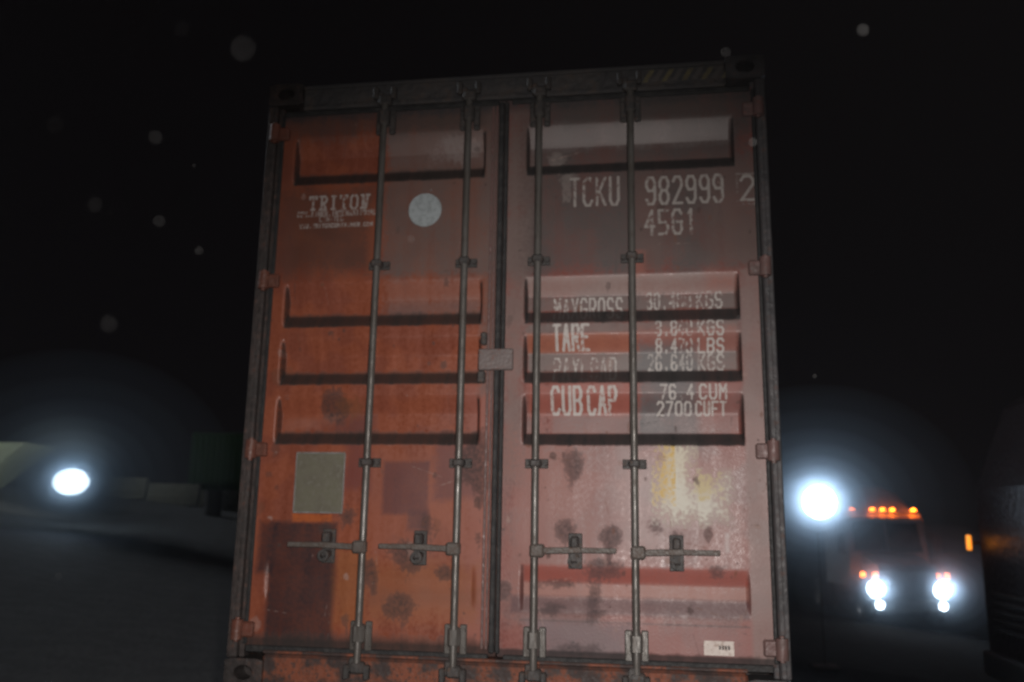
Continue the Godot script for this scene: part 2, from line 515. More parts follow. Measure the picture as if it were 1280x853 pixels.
func paint_right(x0: float, x1: float, y0: float, y1: float) -> StandardMaterial3D:
	paint_begin(x0, x1, y0, y1, 31, Color(0.265, 0.086, 0.069), Color(0.205, 0.096, 0.087))
	var grey := Color(0.084, 0.074, 0.071)
	var dirt := Color(0.030, 0.027, 0.027)
	patch(0.0, 1.16, 1.855, 2.76, grey, 0.90, 0.05)                                       # grey-brown film over the upper half
	patch(0.61, 0.73, 1.86, 2.33, Color(0.150, 0.088, 0.076), 0.6, 0.04)
	patch(0.95, 1.16, 1.86, 2.40, Color(0.160, 0.096, 0.084), 0.6, 0.06)
	patch(0.0, 0.11, 0.90, 2.70, Color(0.20, 0.14, 0.125), 0.75, 0.04)
	patch(0.12, 1.065, 2.49, 2.61, Color(0.185, 0.150, 0.144), 0.75, 0.02)
	patch(0.30, 1.06, 2.60, 2.76, Color(0.098, 0.080, 0.074), 0.7, 0.03)
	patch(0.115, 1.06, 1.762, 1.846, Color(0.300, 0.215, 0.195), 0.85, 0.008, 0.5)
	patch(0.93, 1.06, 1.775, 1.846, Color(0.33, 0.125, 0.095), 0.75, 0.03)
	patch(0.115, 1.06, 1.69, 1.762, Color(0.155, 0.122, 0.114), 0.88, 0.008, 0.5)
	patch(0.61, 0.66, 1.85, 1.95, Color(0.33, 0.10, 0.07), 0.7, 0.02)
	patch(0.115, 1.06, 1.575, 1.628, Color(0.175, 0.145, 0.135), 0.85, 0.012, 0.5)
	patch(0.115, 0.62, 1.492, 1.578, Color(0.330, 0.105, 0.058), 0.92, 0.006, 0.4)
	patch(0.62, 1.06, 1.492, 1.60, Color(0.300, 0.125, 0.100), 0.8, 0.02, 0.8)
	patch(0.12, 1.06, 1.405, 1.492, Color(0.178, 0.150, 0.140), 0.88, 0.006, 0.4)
	patch(0.12, 0.62, 1.20, 1.352, Color(0.325, 0.092, 0.066), 0.88, 0.02, 0.6)
	patch(0.62, 0.88, 1.06, 1.53, Color(0.115, 0.118, 0.122), 0.84, 0.02, 0.7)              # dull repair patch
	patch(0.88, 1.06, 1.14, 1.35, Color(0.27, 0.125, 0.112), 0.6, 0.03)
	patch(0.23, 0.61, 1.12, 1.205, Color(0.205, 0.135, 0.128), 0.75, 0.012, 0.5)
	patch(1.068, 1.16, 0.17, 1.86, Color(0.245, 0.172, 0.158), 0.85, 0.01, 0.3)
	patch(0.10, 1.06, 0.56, 1.07, Color(0.245, 0.128, 0.116), 0.6, 0.06)
	patch(0.02, 0.36, 0.36, 1.10, Color(0.270, 0.098, 0.074), 0.7, 0.09)
	patch(0.13, 0.60, 0.58, 0.80, Color(0.24, 0.105, 0.092), 0.5, 0.08, 1.6)
	patch(0.55, 0.70, 0.62, 1.04, Color(0.36, 0.29, 0.285), 0.6, 0.06)
	# peeling paper placard: yellow strip at its left, grey-white elsewhere
	patch(0.70, 0.84, 0.80, 1.062, Color(0.66, 0.62, 0.50), 0.98, 0.030, 1.3, 0.7)
	patch(0.70, 0.98, 0.76, 0.93, Color(0.66, 0.64, 0.56), 0.98, 0.045, 1.3, 0.7)
	patch(0.70, 0.742, 0.84, 1.060, Color(0.62, 0.42, 0.13), 0.9, 0.03, 2.0, 0.7)
	patch(0.84, 0.95, 0.86, 0.935, Color(0.54, 0.43, 0.20), 0.75, 0.03, 2.0, 0.7)
	patch(0.97, 0.99, 0.62, 0.70, Color(0.6, 0.56, 0.55), 0.7, 0.01, 1.0)
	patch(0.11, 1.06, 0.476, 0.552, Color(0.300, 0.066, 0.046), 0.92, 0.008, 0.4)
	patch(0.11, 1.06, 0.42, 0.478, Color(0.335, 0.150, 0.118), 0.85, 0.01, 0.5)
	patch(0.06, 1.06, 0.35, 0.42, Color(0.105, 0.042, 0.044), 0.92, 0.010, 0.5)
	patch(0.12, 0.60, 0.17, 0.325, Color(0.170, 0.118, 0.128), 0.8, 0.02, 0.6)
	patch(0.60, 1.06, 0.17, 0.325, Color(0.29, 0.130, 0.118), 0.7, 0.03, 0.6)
	patch(0.10, 1.06, 0.318, 0.323, Color(0.08, 0.05, 0.05), 0.8, 0.004, 0.5)
	for s in [[0.305, 0.705, 0.042, 0.046], [0.485, 0.675, 0.038, 0.036], [0.68, 0.712, 0.042, 0.034], [0.760, 0.690, 0.036, 0.028], [0.335, 0.955, 0.044, 0.060], [0.935, 0.535, 0.040, 0.038], [0.28, 0.475, 0.075, 0.020], [0.42, 0.535, 0.07, 0.035], [0.42, 0.43, 0.035, 0.075], [0.25, 0.37, 0.05, 0.03], [0.025, 0.44, 0.025, 0.035], [0.33, 0.205, 0.09, 0.028], [0.86, 0.92, 0.015, 0.015]]:
		stain(s[0], s[1], s[2], s[3], Color(0.046, 0.037, 0.039), 0.78, 0.42)
	for s in [[0.25, 2.44, 0.035], [0.31, 2.335, 0.04]]:
		stain(s[0], s[1], s[2], s[2], Color(0.30, 0.26, 0.24), 0.55)
	wear_marks(902, 230)
	var white := Color(0.33, 0.30, 0.28)
	letters("TCKU", 0.315, 2.188, 0.537, 2.322, white, 0.0135, 0.27)
	letters("982999", 0.667, 2.183, 1.010, 2.312, white, 0.0135, 0.27)
	letters("2", 1.094, 2.186, 1.148, 2.300, white, 0.0135, 0.27)
	for e in [[1.076, 2.166, 1.076, 2.312], [1.076, 2.166, 1.156, 2.166], [1.076, 2.312, 1.156, 2.312], [1.156, 2.166, 1.156, 2.312]]:
		stroke(Vector2(e[0], e[1]), Vector2(e[2], e[3]), 0.008, white, 0.42, 0.7)
	letters("45G1", 0.660, 2.036, 0.885, 2.150, white, 0.0135, 0.27, 0.85)
	var bright := Color(0.50, 0.465, 0.44)
	letters("MAXGROSS", 0.238, 1.650, 0.548, 1.748, bright, 0.0098, 0.31, 0.75)
	letters("30.480", 0.660, 1.694, 0.855, 1.766, bright, 0.0098, 0.37, 0.7)
	letters("KGS", 0.885, 1.694, 0.993, 1.766, bright, 0.0098, 0.35, 0.75)
	letters("TARE", 0.238, 1.506, 0.395, 1.616, bright, 0.014, 0.26)
	letters("3.840", 0.700, 1.562, 0.855, 1.626, bright, 0.0098, 0.35, 0.8)
	letters("KGS", 0.885, 1.562, 0.993, 1.626, bright, 0.0098, 0.31, 0.85)
	letters("8.470", 0.700, 1.489, 0.855, 1.545, bright, 0.0098, 0.27, 0.9)
	letters("LBS", 0.885, 1.489, 0.993, 1.545, bright, 0.0098, 0.21, 0.95)
	letters("PAYLOAD", 0.238, 1.365, 0.517, 1.467, bright, 0.0098, 0.33, 0.7)
	letters("26.640", 0.664, 1.409, 0.855, 1.478, bright, 0.0098, 0.35, 0.75)
	letters("KGS", 0.885, 1.409, 0.993, 1.478, bright, 0.0098, 0.35, 0.75)
	letters("CUB", 0.232, 1.212, 0.362, 1.330, bright, 0.014, 0.26)
	letters("CAP", 0.395, 1.212, 0.518, 1.330, bright, 0.014, 0.28)
	letters("76.4", 0.716, 1.276, 0.855, 1.336, bright, 0.0098, 0.31, 0.85)
	letters("CUM", 0.885, 1.276, 0.997, 1.336, bright, 0.0098, 0.23, 0.9)
	letters("2700", 0.700, 1.206, 0.845, 1.262, bright, 0.0098, 0.27, 0.9)
	letters("CUFT", 0.868, 1.206, 0.995, 1.262, bright, 0.0098, 0.27, 0.85)
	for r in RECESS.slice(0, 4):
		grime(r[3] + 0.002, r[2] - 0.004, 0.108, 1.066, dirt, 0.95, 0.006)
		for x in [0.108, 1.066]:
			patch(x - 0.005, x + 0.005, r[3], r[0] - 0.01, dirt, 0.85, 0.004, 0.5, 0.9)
	patch(0.101, 0.115, 0.36, 0.55, Color(0.10, 0.045, 0.042), 0.85, 0.004, 0.5, 0.9)
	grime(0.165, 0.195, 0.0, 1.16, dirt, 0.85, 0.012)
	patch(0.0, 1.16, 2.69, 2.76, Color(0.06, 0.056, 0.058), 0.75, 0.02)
	return paint_end(502)

# ------------------------------------------------------------------ the container
var M := {}

func casting(parent: Node, x: float, y: float, z: float, sz: float) -> void:
	# a cast corner block with an oval hole in its end face
	var st := mb()
	var h := Vector3(0.089, 0.059, 0.081)
	var n := 24
	var c := Vector3(x, y, z)
	var f := c + Vector3(0, 0, h.z * sz)
	for k in n:
		var t := [TAU * k / n, TAU * (k + 1) / n]
		var o: Array[Vector3] = []
		var i: Array[Vector3] = []
		for a in t:
			var d := Vector2(cos(a), sin(a))
			var r: float = min(h.x / maxf(absf(d.x), 1e-4), h.y / maxf(absf(d.y), 1e-4))
			o.append(Vector3(d.x * r, d.y * r, 0))
			i.append(Vector3(d.x * 0.044, d.y * 0.032, 0))
		quad(st, f + o[0], f + o[1], f + i[1], f + i[0], Vector3(0, 0, sz))
		var back := Vector3(0, 0, -0.11 * sz)
		quad(st, f + i[0], f + i[1], f + i[1] + back, f + i[0] + back, -(i[0] + i[1]))
		tri(st, f + back, f + i[0] + back, f + i[1] + back, Vector3(0, 0, sz))
		var deep := Vector3(0, 0, -2.0 * h.z * sz)
		quad(st, f + o[0], f + o[1], f + o[1] + deep, f + o[0] + deep, o[0] + o[1])
		tri(st, f + deep, f + o[0] + deep, f + o[1] + deep, Vector3(0, 0, -sz))
	build(st, "corner_casting", M.grey_frame if x > 0 else M.dark_frame, parent)

func lock_gear(door: Node, x: float, side: float) -> void:
	# one locking bar with its cams, brackets, handle and catch; the handle runs to the side given
	var st := mb()
	tube(st, Vector3(x, 0.10, 0.052), Vector3(x, 2.775, 0.052), 0.0165, -1, 14)
	build(st, "lock_rod", M.galvanised, door)
	for y in [2.755, 0.105]:                                # cams that hook behind the frame
		st = mb()
		bx(st, Vector3(x + 0.004, y, 0.050), Vector3(0.062, 0.050, 0.040), 0.008)
		bx(st, Vector3(x - 0.022, y + 0.012, 0.052), Vector3(0.026, 0.062, 0.024), 0.006)
		build(st, "lock_cam", M.dark_steel, door)
	for y in [1.920, 0.985]:                                # bearing brackets
		st = mb()
		bx(st, Vector3(x, y, 0.008), Vector3(0.104, 0.042, 0.012), 0.003)
		bx(st, Vector3(x, y, 0.045), Vector3(0.050, 0.036, 0.058), 0.010)
		for s in [-1, 1]:
			tube(st, Vector3(x + s * 0.040, y, 0.012), Vector3(x + s * 0.040, y, 0.026), 0.011, 0.009, 8)
		build(st, "rod_bracket", M.dark_steel, door)
	for y in [0.232, 2.655]:                                # guide plates near both ends
		st = mb()
		for s in [-1, 1]:
			bx(st, Vector3(x + s * 0.034, y, 0.012), Vector3(0.030, 0.125, 0.020), 0.005)
			for b in [-0.04, 0.04]:
				tube(st, Vector3(x + s * 0.036, y + b, 0.020), Vector3(x + s * 0.036, y + b, 0.030), 0.009, 0.008, 8)
		bx(st, Vector3(x, y + 0.012, 0.044), Vector3(0.052, 0.085, 0.050), 0.012)
		build(st, "rod_guide", M.galvanised if y < 1.0 else M.dark_steel, door)
	# hub, handle bar, catch
	st = mb()
	bx(st, Vector3(x + side * 0.012, 0.612, 0.056), Vector3(0.062, 0.056, 0.042), 0.008)
	var a := Vector3(x + side * 0.03, 0.612, 0.066)
	var b2 := Vector3(x + side * 0.20, 0.618, 0.058)
	var c2 := Vector3(x + side * 0.345, 0.616, 0.050)
	var basis1 := Basis(Vector3(0, 0, 1), atan2(b2.y - a.y, b2.x - a.x) if side > 0 else atan2(a.y - b2.y, a.x - b2.x))
	bx(st, (a + b2) * 0.5, Vector3(a.distance_to(b2), 0.026, 0.014), 0.004, basis1)
	bx(st, (b2 + c2) * 0.5, Vector3(b2.distance_to(c2) + 0.01, 0.022, 0.012), 0.005)
	build(st, "door_handle", M.handle, door)
	st = mb()
	var cx: float = x + side * 0.172
	bx(st, Vector3(cx, 0.612, 0.008), Vector3(0.060, 0.150, 0.012), 0.004)
	bx(st, Vector3(cx, 0.650, 0.038), Vector3(0.036, 0.050, 0.056), 0.010)
	bx(st, Vector3(cx, 0.580, 0.038), Vector3(0.036, 0.030, 0.056), 0.008)
	lathe(st, Vector3(cx, 0.572, 0.072), Vector3(0, 0, 1), [[-0.008, 0.014], [-0.008, 0.026], [0.008, 0.026], [0.008, 0.014], [-0.008, 0.014]], 16)
	build(st, "handle_catch", M.dark_steel, door)

func corrugated(st: SurfaceTool, along: Vector3, up: Vector3, out: Vector3, at: Vector3, length: float, height: float) -> void:
	# trapezoid corrugation: ribs run along up
	var p := 0.0
	var pts: Array[Vector2] = []
	while p < length:
		pts.append_array([Vector2(p, 0), Vector2(min(p + 0.07, length), 0), Vector2(min(p + 0.138, length), -0.036), Vector2(min(p + 0.21, length), -0.036)])
		p += 0.278
	pts.append(Vector2(length, 0))
	for k in pts.size() - 1:
		var a := at + along * pts[k].x + out * pts[k].y
		var b := at + along * pts[k + 1].x + out * pts[k + 1].y
		if a.distance_to(b) > 0.001:
			quad(st, a, b, b + up * height, a + up * height, out)

func make_container() -> void:
	var o := thing("shipping_container", "tall weathered red shipping container seen from its closed rear doors", "shipping container", Vector3(0, BASE, 0))
	var dl := MeshInstance3D.new()
	dl.name = "door"
	dl.mesh = door_mesh(-1.140, -0.004, 0.166, 2.742, -1.062, -0.106)
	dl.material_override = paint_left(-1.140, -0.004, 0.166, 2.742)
	dl.set_meta("label", "orange left door with round sticker and grey placard")
	o.add_child(dl)
	var dr := MeshInstance3D.new()
	dr.name = "door_001"
	dr.mesh = door_mesh(0.004, 1.160, 0.166, 2.742, 0.108, 1.066)
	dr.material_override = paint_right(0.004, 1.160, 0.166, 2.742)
	dr.set_meta("label", "faded pinkish right door with white stencilled numbers")
	o.add_child(dr)
	taken[str(o.get_instance_id()) + "door"] = 2
	lock_gear(dl, -0.600, -1)
	lock_gear(dl, -0.176, -1)
	lock_gear(dr, 0.168, 1)
	lock_gear(dr, 0.598, 1)
	# rubber gaskets: seam, top, bottom and outer edge of each door
	var st := mb()
	bx(st, Vector3(-0.019, 1.454, 0.010), Vector3(0.026, 2.55, 0.026), 0.008)
	bx(st, Vector3(-0.585, 0.160, 0.004), Vector3(1.10, 0.030, 0.018), 0.006)
	bx(st, Vector3(-0.585, 2.732, 0.004), Vector3(1.10, 0.024, 0.018), 0.006)
	bx(st, Vector3(-1.140, 1.454, 0.003), Vector3(0.016, 2.55, 0.014), 0.004)
	build(st, "gasket", M.rubber, dl)
	st = mb()
	bx(st, Vector3(0.006, 1.454, 0.009), Vector3(0.018, 2.55, 0.022), 0.006)
	bx(st, Vector3(0.590, 0.160, 0.004), Vector3(1.12, 0.030, 0.018), 0.006)
	bx(st, Vector3(0.590, 2.732, 0.004), Vector3(1.12, 0.024, 0.018), 0.006)
	bx(st, Vector3(1.162, 1.454, 0.003), Vector3(0.016, 2.55, 0.014), 0.004)
	build(st, "gasket", M.rubber, dr)
	st = mb()                                                # lap strips beside the seam
	bx(st, Vector3(-0.062, 1.454, 0.005), Vector3(0.012, 2.52, 0.012), 0.004)
	build(st, "lap_strip", M.pink_frame, dl)
	st = mb()
	bx(st, Vector3(-0.043, 1.454, 0.007), Vector3(0.010, 2.52, 0.014), 0.004)
	build(st, "lap_strip", M.pink_frame, dl)
	# hinges
	for s in [-1, 1]:
		var d: Node = dl if s < 0 else dr
		for y in [0.243, 1.043, 1.856, 2.62]:
			st = mb()
			var hx: float = 1.145 if s < 0 else 1.160
			tube(st, Vector3(s * (hx + 0.022), y - 0.042, 0.040), Vector3(s * (hx + 0.022), y + 0.042, 0.040), 0.026, -1, 14)
			bx(st, Vector3(s * (hx - 0.012), y, 0.022), Vector3(0.075, 0.066, 0.030), 0.010)
			tube(st, Vector3(s * (hx + 0.022), y - 0.052, 0.040), Vector3(s * (hx + 0.022), y + 0.052, 0.040), 0.011, -1, 10)
			build(st, "hinge", M.orange_frame if s < 0 else M.pink_frame, d)
	# placard, stickers
	st = mb()
	bx(st, Vector3(-0.836, 0.894, 0.005), Vector3(0.228, 0.272, 0.006), 0.002)
	build(st, "placard", M.placard, dl)
	st = mb()
	bx(st, Vector3(-0.836, 1.029, 0.008), Vector3(0.236, 0.008, 0.008), 0.002)
	bx(st, Vector3(-0.836, 0.759, 0.008), Vector3(0.236, 0.008, 0.008), 0.002)
	for s in [-1, 1]:
		bx(st, Vector3(-0.836 + s * 0.116, 0.894, 0.008), Vector3(0.006, 0.262, 0.008), 0.002)
	build(st, "placard_frame", M.pale_metal, dl)
	st = mb()
	lathe(st, Vector3(-0.388, 2.196, 0), Vector3(0, 0, 1), [[0.001, 0.0], [0.0045, 0.001], [0.0045, 0.083], [0.0005, 0.085]], 40)
	var stick := build(st, "round_sticker", M.sticker, dl)
	stick.scale = Vector3(0.97, 1.0, 1.0)
	stick.position = Vector3(-0.388 * 0.03, 0.0, 0.003)
	st = mb()
	bx(st, Vector3(0.934, 0.233, 0.004), Vector3(0.122, 0.058, 0.004), 0.001)
	build(st, "paper_label", M.paper, dr)
	for k in 4:                                              # worn print on the paper label
		st = mb()
		bx(st, Vector3(0.938 + k * 0.012, 0.236, 0.0064), Vector3(0.008, 0.016, 0.001), 0.0002)
		build(st, "label_print", M.ink, dr)
	# anti-theft plate over the seam and the lug under it
	st = mb()
	bx(st, Vector3(-0.020, 1.452, 0.040), Vector3(0.160, 0.098, 0.022), 0.006)
	bx(st, Vector3(0.030, 1.452, 0.016), Vector3(0.050, 0.080, 0.030), 0.004)
	build(st, "seam_plate", M.grey_metal, dr)
	st = mb()
	bx(st, Vector3(-0.088, 1.375, 0.022), Vector3(0.034, 0.056, 0.036), 0.006)
	build(st, "lock_lug", M.dark_steel, dl)
	st = mb()
	bx(st, Vector3(-0.082, 1.555, 0.014), Vector3(0.028, 0.060, 0.024), 0.006)
	build(st, "lock_lug", M.dark_steel, dl)
	# frame
	for s in [-1, 1]:
		for e in [0.0, 1.0]:
			st = mb()
			var z: float = 0.005 - e * (LEN - 0.17)
			bx(st, Vector3(s * 1.196, 1.448, z - 0.07), Vector3(0.046, 2.66, 0.17), 0.008)
			if e == 0.0:
				bx(st, Vector3(s * 1.164, 1.448, -0.045), Vector3(0.024, 2.66, 0.060), 0.004)
				bx(st, Vector3(s * 1.206, 1.448, 0.018), Vector3(0.020, 2.65, 0.012), 0.005)
			build(st, "corner_post", M.dark_frame if s < 0 else M.grey_frame, o)
			for y in [0.059, TOP - 0.059]:
				casting(o, s * (HW - 0.087), y, -0.058 - e * (LEN - 0.16), 1.0 if e == 0.0 else -1.0)
		st = mb()
		corrugated(st, Vector3(0, 0, -1), Vector3.UP, Vector3(s, 0, 0), Vector3(s * (HW - 0.012), 0.15, -0.16), LEN - 0.32, TOP - 0.25)
		build(st, "side_wall", M.side_red, o)
		for y in [0.08, TOP - 0.05]:
			st = mb()
			bx(st, Vector3(s * (HW - 0.034), y, -LEN * 0.5), Vector3(0.060, 0.14 if y < 1 else 0.07, LEN - 0.36), 0.006)
			build(st, "side_rail", M.side_red, o)
	st = mb()
	bx(st, Vector3(0, 2.822, -0.055), Vector3(2.09, 0.126, 0.13), 0.010)
	bx(st, Vector3(0, 2.868, 0.012), Vector3(2.08, 0.018, 0.022), 0.006)
	bx(st, Vector3(0, 2.768, -0.02), Vector3(2.08, 0.03, 0.06), 0.004)
	var header := build(st, "header", M.header, o)
	for k in 9:                                              # hazard stripes on the header
		st = mb()
		var hx2 := 0.655 + k * 0.046
		prism(st, PackedVector2Array([Vector2(hx2, 2.792), Vector2(hx2 + 0.024, 2.792), Vector2(hx2 + 0.060, 2.852), Vector2(hx2 + 0.036, 2.852)]), 0.008, 0.0115)
		build(st, "hazard_stripe", M.yellow if k % 2 == 0 else M.ink, header)
	st = mb()
	bx(st, Vector3(0, 0.072, -0.055), Vector3(2.09, 0.138, 0.17), 0.012)
	bx(st, Vector3(0, 0.150, -0.02), Vector3(2.09, 0.014, 0.09), 0.004)
	build(st, "sill", M.sill, o)
	for x in [-0.600, -0.176, 0.168, 0.598]:                 # cam keepers on header and sill
		for y in [2.800, 0.085]:
			for dx in [0.042, -0.048]:
				st = mb()
				bx(st, Vector3(x + dx, y, 0.042), Vector3(0.026, 0.062, 0.036), 0.006)
				build(st, "cam_keeper", M.dark_steel, o)
	st = mb()
	corrugated(st, Vector3(0, 0, -1), Vector3(2 * HW - 0.12, 0, 0), Vector3.UP, Vector3(-HW + 0.06, TOP - 0.018, -0.14), LEN - 0.28, 1.0)
	build(st, "roof_panel", M.side_red, o)
	st = mb()
	corrugated(st, Vector3(1, 0, 0), Vector3.UP, Vector3(0, 0, -1), Vector3(-HW + 0.07, 0.14, -LEN + 0.03), 2 * HW - 0.14, TOP - 0.26)
	build(st, "front_wall", M.side_red, o)
	st = mb()
	bx(st, Vector3(0, 0.10, -LEN * 0.5), Vector3(2 * HW - 0.14, 0.08, LEN - 0.3), 0.004)
	build(st, "floor_panel", M.dark_steel, o)

func wheel(parent: Node, at: Vector3, r: float, w: float, ax: Vector3, called := "wheel") -> void:
	var st := mb()
	lathe(st, at, ax, [[-w * 0.5, r * 0.58], [-w * 0.5, r * 0.86], [-w * 0.42, r * 0.97], [-w * 0.3, r], [w * 0.3, r], [w * 0.42, r * 0.97], [w * 0.5, r * 0.86], [w * 0.5, r * 0.58]], 32)
	var t := build(st, called, M.rubber, parent)
	st = mb()
	lathe(st, at, ax, [[-w * 0.42, r * 0.60], [-w * 0.30, r * 0.52], [-w * 0.1, r * 0.44], [-w * 0.1, 0.16], [-w * 0.35, 0.13], [-w * 0.35, 0.0]], 24)
	build(st, "rim", M.pale_metal, t)
	st = mb()
	lathe(st, at, ax, [[w * 0.42, r * 0.60], [w * 0.30, r * 0.52], [w * 0.1, r * 0.44], [w * 0.1, 0.16], [w * 0.35, 0.13], [w * 0.35, 0.0]], 24)
	build(st, "rim", M.pale_metal, t)

func make_chassis() -> void:
	var o := thing("container_trailer", "dark skeletal trailer carrying the red shipping container", "trailer", Vector3(0, 0, -0.2))
	var st: SurfaceTool
	for s in [-1, 1]:
		st = mb()
		bx(st, Vector3(s * 0.45, BASE - 0.20, -5.9), Vector3(0.12, 0.34, 11.6), 0.01)
		build(st, "frame_rail", M.dark_steel, o)
	for z in [-0.1, -3.0, -6.0, -9.0, -11.8]:
		st = mb()
		bx(st, Vector3(0, BASE - 0.075, z), Vector3(2.36, 0.14, 0.18), 0.01)
		build(st, "cross_member", M.dark_steel, o)
	st = mb()
	bx(st, Vector3(0, 0.55, -0.1), Vector3(2.3, 0.14, 0.10), 0.02)
	for s in [-1, 1]:
		bx(st, Vector3(s * 0.6, 0.78, -0.1), Vector3(0.08, 0.36, 0.08), 0.01)
	build(st, "bumper", M.dark_steel, o)
	for z in [-1.5, -2.8]:
		st = mb()
		tube(st, Vector3(-1.0, 0.5, z), Vector3(1.0, 0.5, z), 0.07)
		build(st, "axle", M.dark_steel, o)
		for s in [-1, 1]:
			wheel(o, Vector3(s * 1.08, 0.5, z), 0.5, 0.26, Vector3(1, 0, 0))
			wheel(o, Vector3(s * 0.76, 0.5, z), 0.5, 0.26, Vector3(1, 0, 0))
	for s in [-1, 1]:
		st = mb()
		bx(st, Vector3(s * 0.75, 0.5, -9.8), Vector3(0.12, 0.95, 0.12), 0.01)
		bx(st, Vector3(s * 0.75, 0.03, -9.8), Vector3(0.32, 0.06, 0.28), 0.01)
		build(st, "landing_leg", M.dark_steel, o)

# ------------------------------------------------------------------ lamps
func lamp(parent: Node, at: Vector3, color: Color, energy: float, size: float, angle := 0.0, towards := Vector3.ZERO, atten := 1.0) -> void:
	var l: Light3D
	if angle > 0.0:
		var sp := SpotLight3D.new()
		sp.spot_angle = angle
		sp.spot_angle_attenuation = atten
		sp.spot_range = 200.0
		sp.spot_attenuation = 2.0
		l = sp
	else:
		var om := OmniLight3D.new()
		om.omni_range = 120.0
		om.omni_attenuation = 2.0
		l = om
	l.light_color = color
	l.light_energy = energy
	l.light_size = size
	l.shadow_enabled = true
	l.name = numbered(parent, "lamp_light")
	parent.add_child(l, true)
	l.position = at
	if angle > 0.0:
		l.basis = Basis.looking_at(towards, Vector3.UP)

func ground_at(x: float, z: float) -> float:
	var h := 0.0
	if x < 0.0:
		var u := minf(-x, 24.0)
		h = 0.11 * maxf(0.0, u - 1.5 + 1.5 * exp(-u / 1.5)) - 0.0
		h += 0.025 * clampf(-z, 0.0, 34.0) * smoothstep(2.0, 12.0, u)
	else:
		var u2 := minf(x, 14.0)
		h = -0.115 * maxf(0.0, u2 - 1.5 + 1.5 * exp(-u2 / 1.5))
	return h

func sheet(called: String, x0: float, x1: float, z0: float, z1: float, lift: float, m: Material, label: String) -> void:
	var st := SurfaceTool.new()
	st.begin(Mesh.PRIMITIVE_TRIANGLES)
	st.set_smooth_group(0)
	var rough_n := noise(5, 0.35, 4)
	var ax: Array[float] = []
	var az: Array[float] = []
	var x := x0
	while x < x1:
		ax.append(x)
		x = minf(x1, snappedf(x + (0.8 if absf(x) < 28.0 else 6.0), 0.01))
	ax.append(x1)
	var z := z0
	while z < z1:
		az.append(z)
		z = minf(z1, snappedf(z + (0.8 if z > -46.0 and z < 8.0 else 6.0), 0.01))
	az.append(z1)
	for zz in az:
		for xx in ax:
			st.set_uv(Vector2(xx, zz))
			st.add_vertex(Vector3(xx, ground_at(xx, zz) + rough_n.get_noise_2d(xx, zz) * 0.02 + lift, zz))
	var n := ax.size()
	for j in az.size() - 1:
		for i in n - 1:
			var a := j * n + i
			for v in [a, a + 1, a + n, a + 1, a + n + 1, a + n]:
				st.add_index(v)
	st.generate_normals()
	var o := MeshInstance3D.new()
	o.name = called
	o.mesh = st.commit()
	o.material_override = m
	add_child(o)
	structure(o, label, "ground")

func make_ground() -> void:
	sheet("ground", -150.0, 150.0, -150.0, 60.0, 0.0, M.asphalt, "dark asphalt yard falling away to the right of the container")
	sheet("pavement", -28.0, -2.0, -46.0, 8.0, 0.03, M.apron, "grey concrete apron rising to the left of the container")

func flood_head(o: Node, at: Vector3, towards: Vector3, r: float, wide := 1.0) -> void:
	# a work lamp shining towards a direction; wide stretches it to an oval
	var t := towards.normalized()
	var st := mb()
	lathe(st, Vector3.ZERO, t, [[-0.26, 0.0], [-0.26, r * 0.45], [-0.10, r * 0.95], [0.0, r * 1.08], [0.03, r * 1.08], [0.03, r * 0.98], [0.0, r * 0.98]], 28)
	var house := build(st, "lamp_housing", M.dark_steel, o)
	st = mb()
	lathe(st, Vector3.ZERO, t, [[0.0, r * 0.98], [0.018, r * 0.7], [0.026, 0.0]], 28)
	var lens := build(st, "lamp_lens", M.lamp_white, o)
	for m in [house, lens]:
		m.position = at
		m.scale = Vector3(wide, 1.0, 1.0)

func mist(where: String, at: Vector3, size: float, energy: float, shells: int) -> void:
	# drifting mist round a lamp, thinning outwards quickly with distance
	var o := Node3D.new()
	o.name = numbered(self, "mist")
	add_child(o, true)
	o.position = at
	o.set_meta("kind", "stuff")
	o.set_meta("label", "glowing mist round the %s" % where)
	o.set_meta("category", "mist")
	var r := 0.50 * size
	var k := 3.0 * pow(size, 4.0) / energy
	for n in shells:
		var next := r * 1.26
		var f := FogVolume.new()
		f.shape = RenderingServer.FOG_VOLUME_SHAPE_ELLIPSOID
		f.size = Vector3(1.12, 0.92, 1.0) * r * 2.0
		var m := FogMaterial.new()
		m.density = k * (pow(r, -3.0) - (pow(next, -3.0) if n < shells - 1 else 0.0))
		m.albedo = Color(0.84, 0.92, 1.0)
		f.material = m
		f.name = numbered(o, "mist_bank")
		o.add_child(f, true)
		r = next

